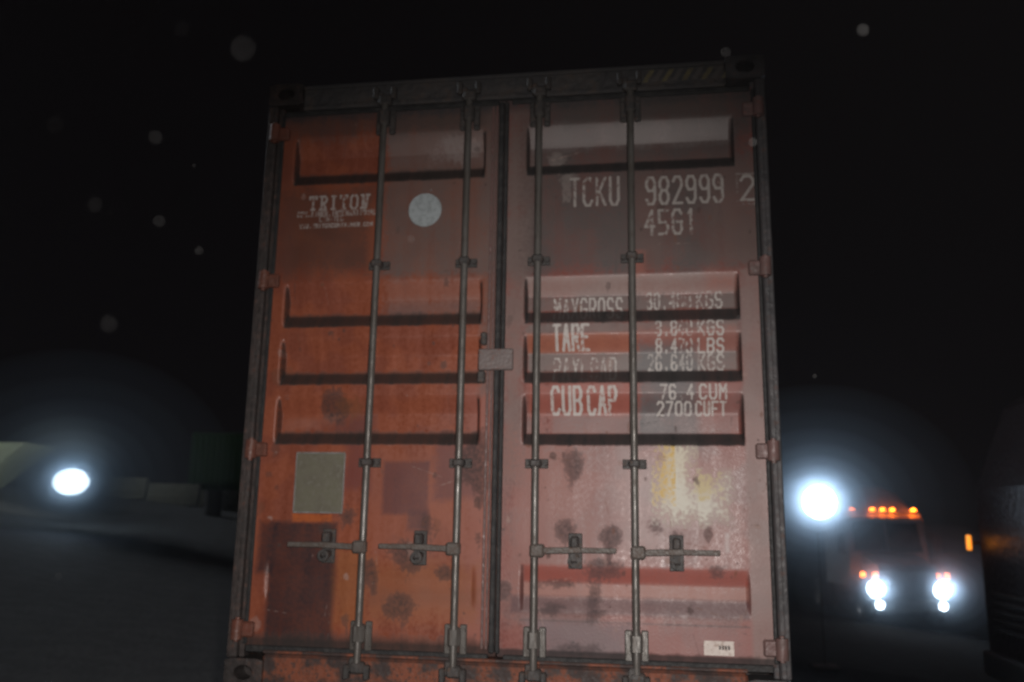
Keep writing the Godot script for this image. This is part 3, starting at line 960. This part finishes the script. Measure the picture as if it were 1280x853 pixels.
func make_lamps(eye: Vector3) -> void:
	# left: a work lamp on a low stand
	var p := Vector3(-12.35, 2.67, -14.54)
	var g := ground_at(p.x, p.z)
	var o := thing("work_lamp", "dazzling white lamp glowing at the far left before the pale skip", "lamp", Vector3(p.x, g, p.z))
	var h := p.y - g
	var to := (eye - p)
	flood_head(o, Vector3(0, h, 0), to, 0.30, 1.42)
	var st := mb()
	tube(st, Vector3(0, 0.0, -0.25), Vector3(0, h, -0.22), 0.007)
	bx(st, Vector3(0, 0.02, -0.25), Vector3(0.4, 0.04, 0.4), 0.01)
	build(st, "stand", M.rubber, o)
	lamp(o, Vector3(0, h, 0) + to.normalized() * 0.07, Color(0.80, 0.91, 1.0), LAMP_LEFT, 0.2, 80.0, to.normalized() + Vector3(0, 0.22, 0), 1.0)
	var side := Vector3(-7.4, 2.8, -7.0)                    # a second head shines back on the skip and the barriers
	flood_head(o, Vector3(-0.1, h - 0.05, -0.5), side, 0.20)
	lamp(o, Vector3(-0.1, h - 0.05, -0.5) + side.normalized() * 0.07, Color(0.95, 0.97, 0.92), 110.0, 0.2, 37.0, side.normalized(), 1.0)
	mist("left work lamp", p, 1.3, LAMP_LEFT, 8)
	# right: a floodlight on a mast
	p = Vector3(3.31, 2.31, -10.9)
	g = ground_at(p.x, p.z)
	o = thing("floodlight", "dazzling white floodlight shining beside the right edge of the container", "lamp", Vector3(p.x, g, p.z))
	h = p.y - g
	to = eye - p
	flood_head(o, Vector3(0, h, 0), to, 0.26)
	st = mb()
	tube(st, Vector3(0, 0, -0.28), Vector3(0, h + 0.05, -0.28), 0.010)
	bx(st, Vector3(0, 0.02, -0.28), Vector3(0.4, 0.04, 0.4), 0.01)
	build(st, "mast", M.rubber, o)
	lamp(o, Vector3(0, h, 0) + to.normalized() * 0.07, Color(0.86, 0.93, 1.0), LAMP_RIGHT, 0.15, 86.0, to.normalized() + Vector3(0, 0.12, 0), 0.8)
	mist("right floodlight", p, 1.02, LAMP_RIGHT, 7)

# ------------------------------------------------------------------ things behind
func make_truck() -> void:
	var at := Vector3(7.66, 0, -24.6)
	at.y = ground_at(at.x, at.z)
	var dy := -0.72 - at.y                                  # lamps were measured above -0.72
	var o := thing("truck", "heavy truck facing the camera with headlights and five amber roof lights on", "truck", at, 0.13)
	var st := mb()
	# cab, hood and roof fairing
	prism(st, PackedVector2Array([Vector2(-2.2, 1.0), Vector2(0.05, 1.0), Vector2(0.05, 1.95), Vector2(-0.22, 2.95), Vector2(-0.35, 3.18), Vector2(-2.2, 3.18)]), -1.16, 1.16, Transform3D(Basis(Vector3.UP, -PI / 2), Vector3(0, dy, 0)))
	var cab := build(st, "cab", M.truck_paint, o)
	st = mb()
	for k in 12:                                            # the arched fairing over the cab roof
		var t0 := -1.0 + k / 6.0
		var t1 := -1.0 + (k + 1) / 6.0
		var y0 := 3.30 + 0.78 * sqrt(maxf(0.0, 1.0 - t0 * t0 * 0.92)) - 0.1
		var y1 := 3.30 + 0.78 * sqrt(maxf(0.0, 1.0 - t1 * t1 * 0.92)) - 0.1
		var a := Vector3(t0 * 1.12, 3.18 + dy, -0.30)
		var b := Vector3(t1 * 1.12, 3.18 + dy, -0.30)
		var c := Vector3(t1 * 1.08, y1 + dy, -1.15)
		var d := Vector3(t0 * 1.08, y0 + dy, -1.15)
		quad(st, a, b, c, d, Vector3(0, 0.7, 0.7))
		quad(st, d, c, c + Vector3(0, 0, -1.0), d + Vector3(0, 0, -1.0), Vector3(0, 1, 0))
		quad(st, d + Vector3(0, 0, -1.0), c + Vector3(0, 0, -1.0), b + Vector3(0, 0, -1.85), a + Vector3(0, 0, -1.85), Vector3(0, 0.3, -1))
	build(st, "roof_fairing", M.truck_paint, o)
	st = mb()
	prism(st, PackedVector2Array([Vector2(0.05, 0.8), Vector2(1.25, 0.8), Vector2(1.32, 1.50), Vector2(1.15, 1.68), Vector2(0.05, 1.93)]), -0.82, 0.82, Transform3D(Basis(Vector3.UP, -PI / 2), Vector3(0, dy, 0)))
	build(st, "hood", M.truck_paint, o)
	st = mb()
	for s in [-1, 1]:
		st = mb()
		quad(st, Vector3(s * 0.04, 2.02 + dy, 0.045), Vector3(s * 1.02, 2.02 + dy, 0.045), Vector3(s * 0.96, 2.86 + dy, -0.185), Vector3(s * 0.04, 2.86 + dy, -0.185), Vector3(0, 0.2, 1))
		build(st, "windscreen_pane", M.dark_glass, cab)
	st = mb()
	bx(st, Vector3(0, 3.02 + dy, -0.12), Vector3(2.1, 0.06, 0.30), 0.01, Basis(Vector3.RIGHT, 0.35))
	build(st, "sun_visor", M.truck_paint, cab)
	st = mb()
	for k in 9:
		st = mb()
		bx(st, Vector3(0, 0.86 + k * 0.075 + dy, 1.305 + k * 0.006), Vector3(0.9, 0.028, 0.03), 0.006)
		build(st, "grille_bar", M.pale_metal, o)
	for s in [-1, 1]:
		st = mb()
		bx(st, Vector3(s * 0.47, 1.16 + dy, 1.325), Vector3(0.05, 0.70, 0.05), 0.01)
		build(st, "grille_frame", M.pale_metal, o)
	st = mb()
	bx(st, Vector3(0, 0.55 + dy, 1.30), Vector3(2.35, 0.36, 0.22), 0.05)
	build(st, "bumper", M.pale_metal, o)
	for s in [-1, 1]:
		st = mb()
		for k in 8:
			var a0 := PI * k / 8.0
			var a1 := PI * (k + 1) / 8.0
			var c0 := Vector3(s * 0.99, 0.55 + dy + sin(a0) * 0.66, 0.55 + cos(a0) * 0.72)
			var c1 := Vector3(s * 0.99, 0.55 + dy + sin(a1) * 0.66, 0.55 + cos(a1) * 0.72)
			quad(st, c0 - Vector3(0.19, 0, 0), c0 + Vector3(0.19, 0, 0), c1 + Vector3(0.19, 0, 0), c1 - Vector3(0.19, 0, 0), Vector3(0, sin(a0 + 0.2), cos(a0 + 0.2)))
		bx(st, Vector3(s * 0.98, 1.02 + dy, 1.14), Vector3(0.42, 0.42, 0.34), 0.06)
		build(st, "fender", M.truck_paint, o)
		st = mb()
		lathe(st, Vector3(s * 0.93, 1.0 + dy, 1.31), Vector3(0, 0, 1), [[0.0, 0.25], [0.02, 0.24], [0.06, 0.0]], 20)
		build(st, "headlight", M.lamp_white, o)
		st = mb()
		lathe(st, Vector3(s * 0.88, 0.58 + dy, 1.412), Vector3(0, 0, 1), [[0.0, 0.12], [0.02, 0.11], [0.04, 0.0]], 18)
		build(st, "fog_lamp", M.lamp_white, o)
		lamp(o, Vector3(s * 0.93, 1.0 + dy, 1.40), Color(0.86, 0.93, 1.0), HEADLIGHT, 0.12, 80.0, Vector3(-0.25, 0.42, 1.0))
		st = mb()
		bx(st, Vector3(s * 1.19, 1.38 + dy, 1.10), Vector3(0.10, 0.13, 0.10), 0.02)
		build(st, "turn_signal", M.lamp_amber, o)
		st = mb()
		bx(st, Vector3(s * 0.86, 1.38 + dy, 1.17), Vector3(0.14, 0.12, 0.06), 0.02)
		build(st, "turn_signal", M.lamp_amber, o)
		lamp(o, Vector3(s * 1.0, 1.38 + dy, 1.30), Color(1.0, 0.42, 0.10), AMBER * 1.5, 0.06)
		st = mb()
		bx(st, Vector3(s * 1.42, 2.25 + dy, 0.12), Vector3(0.22, 0.55, 0.10), 0.03)
		for y in [1.95, 2.55]:
			tube(st, Vector3(s * 1.15, y + dy, -0.02), Vector3(s * 1.42, y + dy, 0.10), 0.018)
		build(st, "mirror", M.dark_steel, o)
		wheel(o, Vector3(s * 1.0, 0.53 + dy, 0.55), 0.52, 0.28, Vector3(1, 0, 0))
		wheel(o, Vector3(s * 0.95, 0.53 + dy, -3.2), 0.52, 0.5, Vector3(1, 0, 0))
		st = mb()
		tube(st, Vector3(s * 1.06, 1.2 + dy, -2.32), Vector3(s * 1.06, 3.7 + dy, -2.32), 0.07, 0.06, 14)
		build(st, "exhaust_stack", M.pale_metal, o)
	for s in [-1, 1]:
		st = mb()
		bx(st, Vector3(s * 0.42, 0.85 + dy, -1.8), Vector3(0.12, 0.26, 5.4), 0.01)
		build(st, "frame_rail", M.dark_steel, o)
	mist("right headlight of the truck facing the camera", o.transform * Vector3(0.93, 1.0 + dy, 1.4), 1.0, HEADLIGHT, 7)
	mist("left headlight of the truck facing the camera", o.transform * Vector3(-0.93, 1.0 + dy, 1.4), 1.0, HEADLIGHT, 7)
	for x in [-0.93, -0.31, 0.0, 0.30, 0.93]:
		st = mb()
		lathe(st, Vector3(x, 3.25 + dy, -0.24), Vector3(0, 1, 0), [[-0.03, 0.0], [-0.03, 0.075], [0.02, 0.065], [0.055, 0.0]], 14)
		build(st, "roof_lamp", M.lamp_amber, o)
		lamp(o, Vector3(x, 3.28 + dy, -0.12), Color(1.0, 0.40, 0.08), AMBER * (1.6 if x > 0.9 else 0.8), 0.05)

func make_cabover() -> void:
	# a dark truck at the right edge, its side to the camera, facing left
	var at := Vector3(5.50, 0, -9.3)
	at.y = ground_at(at.x, at.z)
	var o := thing("dark_truck", "unlit dark truck at the right edge with one small amber side lamp", "truck", at)
	var g := -at.y
	var st := mb()
	prism(st, PackedVector2Array([Vector2(0.0, 0.55), Vector2(2.1, 0.55), Vector2(2.1, 3.9 + g), Vector2(0.75, 3.9 + g), Vector2(0.50, 3.72 + g), Vector2(0.0, 2.5 + g)]), -1.15, 1.15)
	var cab := build(st, "cab", M.dark_red, o)
	st = mb()
	quad(st, Vector3(0.035, 2.55 + g, -1.0), Vector3(0.035, 2.55 + g, 1.0), Vector3(0.475, 3.63 + g, 1.0), Vector3(0.475, 3.63 + g, -1.0), Vector3(-1, 0.4, 0))
	build(st, "windscreen", M.dark_glass, cab)
	st = mb()
	for k in 1:
		prism(st, PackedVector2Array([Vector2(0.25, 2.5 + g), Vector2(1.35, 2.5 + g), Vector2(1.35, 3.4 + g), Vector2(0.60, 3.4 + g)]), 1.152, 1.156)
	build(st, "window", M.dark_glass, cab)
	for k in 5:
		st = mb()
		bx(st, Vector3(-0.015, 1.0 + k * 0.12, 0), Vector3(0.03, 0.05, 1.7), 0.008)
		build(st, "grille_bar", M.dark_steel, o)
	st = mb()
	bx(st, Vector3(0.0, 0.50, 0), Vector3(0.20, 0.34, 2.36), 0.03)
	build(st, "bumper", M.dark_steel, o)
	st = mb()
	bx(st, Vector3(-0.16, 1.73 + g, -1.15), Vector3(0.06, 0.22, 0.07), 0.012)
	build(st, "side_lamp", M.lamp_yellow, o)
	st = mb()
	bx(st, Vector3(-0.065, 1.73 + g, -1.15), Vector3(0.125, 0.05, 0.05), 0.012)
	build(st, "lamp_bracket", M.dark_steel, o)
	lamp(o, Vector3(-0.22, 1.73 + g, -1.05), Color(1.0, 0.55, 0.12), AMBER * 0.12, 0.04)
	st = mb()
	bx(st, Vector3(-0.02, 2.9 + g, 1.40), Vector3(0.10, 0.5, 0.22), 0.02)
	tube(st, Vector3(0.2, 3.1 + g, 1.12), Vector3(0.0, 3.1 + g, 1.36), 0.02)
	build(st, "mirror", M.dark_steel, o)
	for z in [-1.0, 1.0]:
		wheel(o, Vector3(1.05, 0.52, z), 0.52, 0.30, Vector3(0, 0, 1))
	for z in [-0.42, 0.42]:
		st = mb()
		bx(st, Vector3(3.8, 0.85, z), Vector3(5.6, 0.26, 0.12), 0.01)
		build(st, "frame_rail", M.dark_steel, o)

func make_dust(cam: Camera3D) -> void:
	# motes of dust and drizzle hanging in the air all round the photographer
	var mm := MultiMesh.new()
	mm.transform_format = MultiMesh.TRANSFORM_3D
	var sp := SphereMesh.new()
	sp.radius = 1.0
	sp.height = 2.0
	sp.radial_segments = 10
	sp.rings = 5
	mm.mesh = sp
	mm.instance_count = 420
	var rng := RandomNumberGenerator.new()
	rng.seed = 4242
	for k in mm.instance_count:
		var d := Vector3(rng.randf_range(-1, 1), rng.randf_range(-0.8, 1), rng.randf_range(-1, 1)).normalized()
		var p := cam.position + d * rng.randf_range(0.30, 1.3)
		var r := rng.randf_range(0.0005, 0.0011)
		mm.set_instance_transform(k, Transform3D(Basis.IDENTITY.scaled(Vector3(r, r * 1.15, r)), p))
	var o := MultiMeshInstance3D.new()
	o.name = "dust"
	o.multimesh = mm
	o.material_override = plain(lin(0.003, 0.003, 0.003), 1.0)
	add_child(o)
	o.set_meta("kind", "stuff")
	o.set_meta("label", "fine dust and drizzle drifting in the dark air")
	o.set_meta("category", "dust")

func make_left() -> void:
	# pale skip with a sloping end
	var at := Vector3(-20.0, 0, -20.2)
	at.y = ground_at(at.x, at.z)
	var o := thing("skip", "pale green steel skip with sloping end cut off by the left edge", "skip", at, 0.157)
	var st := mb()
	var y1 := 4.11 - at.y
	prism(st, PackedVector2Array([Vector2(1.78, y1), Vector2(1.70, y1 - 0.09), Vector2(0.20, 2.78 - at.y), Vector2(-0.35, 0.12), Vector2(-3.4, 0.12), Vector2(-5.2, y1)]), -1.9, 0.0)
	build(st, "body", M.pale_green, o)
	for k in 3:
		st = mb()
		var y := y1 - 0.06 - k * 0.50
		var xe := 1.76 - k * 0.53
		bx(st, Vector3((xe - 4.9 + k * 0.5) * 0.5, y, 0.04), Vector3(xe + 4.9 - k * 0.5, 0.11, 0.08), 0.015)
		build(st, "rib", M.pale_green, o)
	# concrete barriers along the crest
	var group := "concrete barriers along the crest of the yard"
	var names := ["pale concrete barrier nearest the container, on the far crest at left", "pale concrete barrier second from the container, on the far crest", "pale concrete barrier third from the container, on the far crest", "pale concrete barrier hidden by the glare of the left lamp"]
	for k in 4:
		var bxp := -13.4 - k * 2.02
		var z := -28.6 + k * 0.30
		var b := thing("concrete_barrier", names[k], "barrier", Vector3(bxp, ground_at(bxp, z) - 0.03, z), 0.15 + 0.01 * (k % 2), group)
		st = mb()
		prism(st, PackedVector2Array([Vector2(-0.30, 0), Vector2(0.30, 0), Vector2(0.30, 0.08), Vector2(0.16, 0.30), Vector2(0.10, 0.80), Vector2(-0.10, 0.80), Vector2(-0.16, 0.30), Vector2(-0.30, 0.08)]), -0.985, 0.985, Transform3D(Basis(Vector3.UP, PI / 2), Vector3.ZERO))
		build(st, "body", M.concrete, b)
		for s in [-1, 1]:
			st = mb()
			tube(st, Vector3(s * 0.6, 0.79, 0), Vector3(s * 0.6, 0.86, 0), 0.02)
			build(st, "lifting_eye", M.dark_steel, b)
	# steel drum before the barrier
	at = Vector3(-14.05, 0, -24.6)
	at.y = ground_at(at.x, at.z) - 0.01
	o = thing("steel_drum", "dark upright drum before the pale barriers left of the container", "drum", at)
	st = mb()
	lathe(st, Vector3.ZERO, Vector3.UP, [[0.0, 0.0], [0.0, 0.29], [0.28, 0.285], [0.30, 0.30], [0.32, 0.285], [0.56, 0.285], [0.58, 0.30], [0.60, 0.285], [0.87, 0.285], [0.88, 0.295], [0.89, 0.28], [0.87, 0.27], [0.87, 0.0]], 28)
	build(st, "shell", M.dark_steel, o)
	# dark green container behind
	at = Vector3(-18.2, 0, -36.0)
	at.y = ground_at(at.x, at.z)
	o = thing("green_container", "dark green container standing far behind, left of the red one", "shipping container", at, 0.12)
	var top := 6.0 - at.y
	st = mb()
	corrugated(st, Vector3(1, 0, 0), Vector3.UP, Vector3(0, 0, 1), Vector3(-2.9, 0.1, 0.0), 6.0, top - 0.2)
	build(st, "side_wall", M.dark_green, o)
	st = mb()
	bx(st, Vector3(0.1, top - 0.08, -1.2), Vector3(6.06, 0.16, 2.44), 0.02)
	build(st, "roof", M.dark_green, o)
	st = mb()
	bx(st, Vector3(0.1, 0.1, -1.2), Vector3(6.06, 0.2, 2.44), 0.02)
	build(st, "base_frame", M.dark_green, o)
	for s in [-1, 1]:
		for z in [-0.06, -2.36]:
			st = mb()
			bx(st, Vector3(0.1 + s * 2.97, top * 0.5, z), Vector3(0.14, top - 0.3, 0.14), 0.02)
			build(st, "corner_post", M.dark_green, o)
	for s in [-1, 1]:
		st = mb()
		bx(st, Vector3(0.1 + s * 2.96, top * 0.5, -1.2), Vector3(0.05, top - 0.3, 2.1), 0.01)
		build(st, "end_wall", M.dark_green, o)

# ------------------------------------------------------------------ scene
const FLASH := 11.8
const LAMP_LEFT := 9.0
const LAMP_RIGHT := 10.0
const HEADLIGHT := 9.0
const AMBER := 0.08
const HAZE := 0.0010

func _ready() -> void:
	# camera, sky, exposure, flash
	var cam := Camera3D.new()
	cam.name = "camera"
	cam.fov = 42.34
	cam.near = 0.05
	cam.far = 500.0
	cam.position = Vector3(0.6668, BASE + 0.7149, 3.9089)
	cam.basis = Basis.from_euler(Vector3(0.2067, 0.1574, 0.0169))
	var lens := CameraAttributesPhysical.new()              # the photograph is a little out of focus
	lens.frustum_focal_length = 30.98
	lens.frustum_focus_distance = 1.9
	lens.exposure_aperture = 3.1
	lens.frustum_near = 0.05
	lens.frustum_far = 500.0
	cam.attributes = lens
	cam.current = true
	add_child(cam)
	var env := Environment.new()
	var sm := ProceduralSkyMaterial.new()
	sm.sky_top_color = lin(0.0022, 0.0018, 0.0020)
	sm.sky_horizon_color = lin(0.0030, 0.0026, 0.0030)
	sm.sky_curve = 0.2
	sm.ground_bottom_color = lin(0.001, 0.001, 0.001)
	sm.ground_horizon_color = lin(0.0030, 0.0026, 0.0030)
	var sky := Sky.new()
	sky.sky_material = sm
	env.background_mode = Environment.BG_SKY
	env.sky = sky
	env.ambient_light_source = Environment.AMBIENT_SOURCE_SKY
	env.tonemap_mode = Environment.TONE_MAPPER_LINEAR
	env.tonemap_exposure = 1.0
	env.sdfgi_enabled = true
	env.ssao_enabled = true
	env.ssil_enabled = true
	env.volumetric_fog_enabled = true
	env.volumetric_fog_density = HAZE
	env.volumetric_fog_albedo = Color(0.92, 0.93, 0.95)
	env.volumetric_fog_anisotropy = 0.75
	var we := WorldEnvironment.new()
	we.name = "environment"
	we.environment = env
	add_child(we)
	var moon := DirectionalLight3D.new()
	moon.name = "moonlight"
	moon.light_energy = 0.12
	moon.light_color = Color(0.94, 0.97, 1.0)
	moon.light_angular_distance = 0.5
	moon.shadow_enabled = true
	moon.sky_mode = DirectionalLight3D.SKY_MODE_LIGHT_ONLY
	moon.basis = Basis.looking_at(Vector3(0.85, -0.50, 0.15), Vector3.UP)
	add_child(moon)
	var flash := SpotLight3D.new()
	flash.name = "camera_flash"
	flash.light_energy = FLASH
	flash.light_color = Color(1.0, 0.97, 0.95)
	flash.light_size = 0.03
	flash.spot_angle = 38.5
	flash.spot_angle_attenuation = 1.0
	flash.spot_range = 100.0
	flash.spot_attenuation = 2.0
	flash.shadow_enabled = true
	add_child(flash)
	flash.position = cam.position + cam.basis * Vector3(0.10, 0.12, 0.03)
	flash.look_at(Vector3(0.10, BASE + 0.55, 0.0))
	# materials
	M.dark_frame = worn(101, [lin(0.040, 0.034, 0.033), lin(0.060, 0.046, 0.043), lin(0.09, 0.05, 0.04)], 1.6, 0.6)
	M.grey_frame = worn(102, [lin(0.052, 0.050, 0.053), lin(0.070, 0.065, 0.068), lin(0.10, 0.07, 0.065)], 1.6, 0.6)
	M.pink_frame = worn(103, [lin(0.17, 0.098, 0.090), lin(0.14, 0.10, 0.094), lin(0.20, 0.085, 0.07)], 2.0, 0.5)
	M.orange_frame = worn(104, [lin(0.17, 0.062, 0.042), lin(0.13, 0.055, 0.040), lin(0.19, 0.08, 0.055)], 2.0, 0.5)
	M.header = worn(105, [lin(0.058, 0.056, 0.057), lin(0.074, 0.067, 0.065), lin(0.085, 0.066, 0.057)], 1.4, 0.65)
	M.sill = worn(106, [lin(0.050, 0.034, 0.032), lin(0.23, 0.068, 0.034), lin(0.10, 0.05, 0.04)], 1.9, 0.7)
	M.side_red = worn(107, [lin(0.22, 0.07, 0.04), lin(0.18, 0.075, 0.05), lin(0.10, 0.06, 0.05)], 0.8, 0.5)
	M.galvanised = worn(108, [lin(0.155, 0.148, 0.138), lin(0.118, 0.108, 0.098), lin(0.085, 0.068, 0.058)], 2.0, 0.42, 0.35, 0.2)
	M.galvanised.uv1_scale = Vector3(9.0, 0.9, 9.0)
	M.handle = worn(124, [lin(0.125, 0.112, 0.102), lin(0.098, 0.080, 0.070), lin(0.105, 0.060, 0.042)], 5.0, 0.6, 0.1)
	M.dark_steel = worn(109, [lin(0.048, 0.045, 0.044), lin(0.068, 0.060, 0.057), lin(0.095, 0.062, 0.047)], 3.0, 0.65, 0.0)
	M.grey_metal = worn(110, [lin(0.165, 0.135, 0.130), lin(0.145, 0.115, 0.110), lin(0.18, 0.09, 0.07)], 4.0, 0.5)
	M.pale_metal = worn(111, [lin(0.42, 0.41, 0.40), lin(0.34, 0.33, 0.31), lin(0.25, 0.2, 0.17)], 3.0, 0.35, 0.5)
	M.rubber = worn(112, [lin(0.022, 0.022, 0.023), lin(0.032, 0.031, 0.031), lin(0.05, 0.046, 0.044)], 3.0, 0.7)
	M.placard = worn(113, [lin(0.150, 0.143, 0.105), lin(0.138, 0.128, 0.097), lin(0.165, 0.158, 0.125)], 2.2, 0.5, 0.0, 0.1)
	M.sticker = worn(114, [lin(0.36, 0.40, 0.42), lin(0.30, 0.34, 0.35), lin(0.18, 0.17, 0.17)], 9.0, 0.6)
	M.paper = worn(115, [lin(0.78, 0.70, 0.64), lin(0.68, 0.60, 0.55), lin(0.5, 0.4, 0.35)], 3.0, 0.7)
	M.ink = plain(lin(0.10, 0.09, 0.085), 0.7)
	M.yellow = worn(116, [lin(0.17, 0.145, 0.075), lin(0.12, 0.105, 0.07), lin(0.10, 0.09, 0.08)], 8.0, 0.6)
	M.concrete = worn(117, [lin(0.30, 0.30, 0.28), lin(0.24, 0.24, 0.22), lin(0.16, 0.16, 0.15)], 1.0, 0.9)
	M.pale_green = worn(118, [lin(0.42, 0.47, 0.36), lin(0.38, 0.42, 0.33), lin(0.30, 0.28, 0.2)], 0.6, 0.5)
	M.dark_green = worn(119, [lin(0.06, 0.13, 0.075), lin(0.07, 0.13, 0.08), lin(0.08, 0.09, 0.06)], 0.6, 0.6)
	M.truck_paint = worn(120, [lin(0.40, 0.40, 0.41), lin(0.36, 0.36, 0.37), lin(0.28, 0.27, 0.27)], 0.6, 0.3)
	M.dark_red = worn(121, [lin(0.040, 0.026, 0.028), lin(0.034, 0.024, 0.027), lin(0.03, 0.026, 0.026)], 0.6, 0.4)
	M.apron = worn(122, [lin(0.140, 0.141, 0.145), lin(0.168, 0.168, 0.172), lin(0.20, 0.20, 0.20)], 0.6, 0.85, 0.0, 0.3)
	M.apron.uv1_world_triplanar = true
	M.asphalt = worn(123, [lin(0.016, 0.016, 0.017), lin(0.023, 0.023, 0.024), lin(0.034, 0.033, 0.033)], 0.6, 0.8, 0.0, 0.4)
	M.asphalt.uv1_world_triplanar = true
	M.asphalt.metallic_specular = 0.15
	M.asphalt.roughness_texture = null
	M.dark_glass = plain(Color(0.03, 0.03, 0.035), 0.08)
	M.lamp_white = glowing(Color(0.88, 0.95, 1.0), 20.0)
	M.lamp_amber = glowing(Color(1.0, 0.45, 0.09), 22.0)
	M.lamp_yellow = glowing(Color(1.0, 0.60, 0.12), 1.1)
	# setting, then the container, then what stands behind it
	make_ground()
	make_container()
	make_chassis()
	make_lamps(cam.position)
	make_truck()
	make_cabover()
	make_left()
	make_dust(cam)
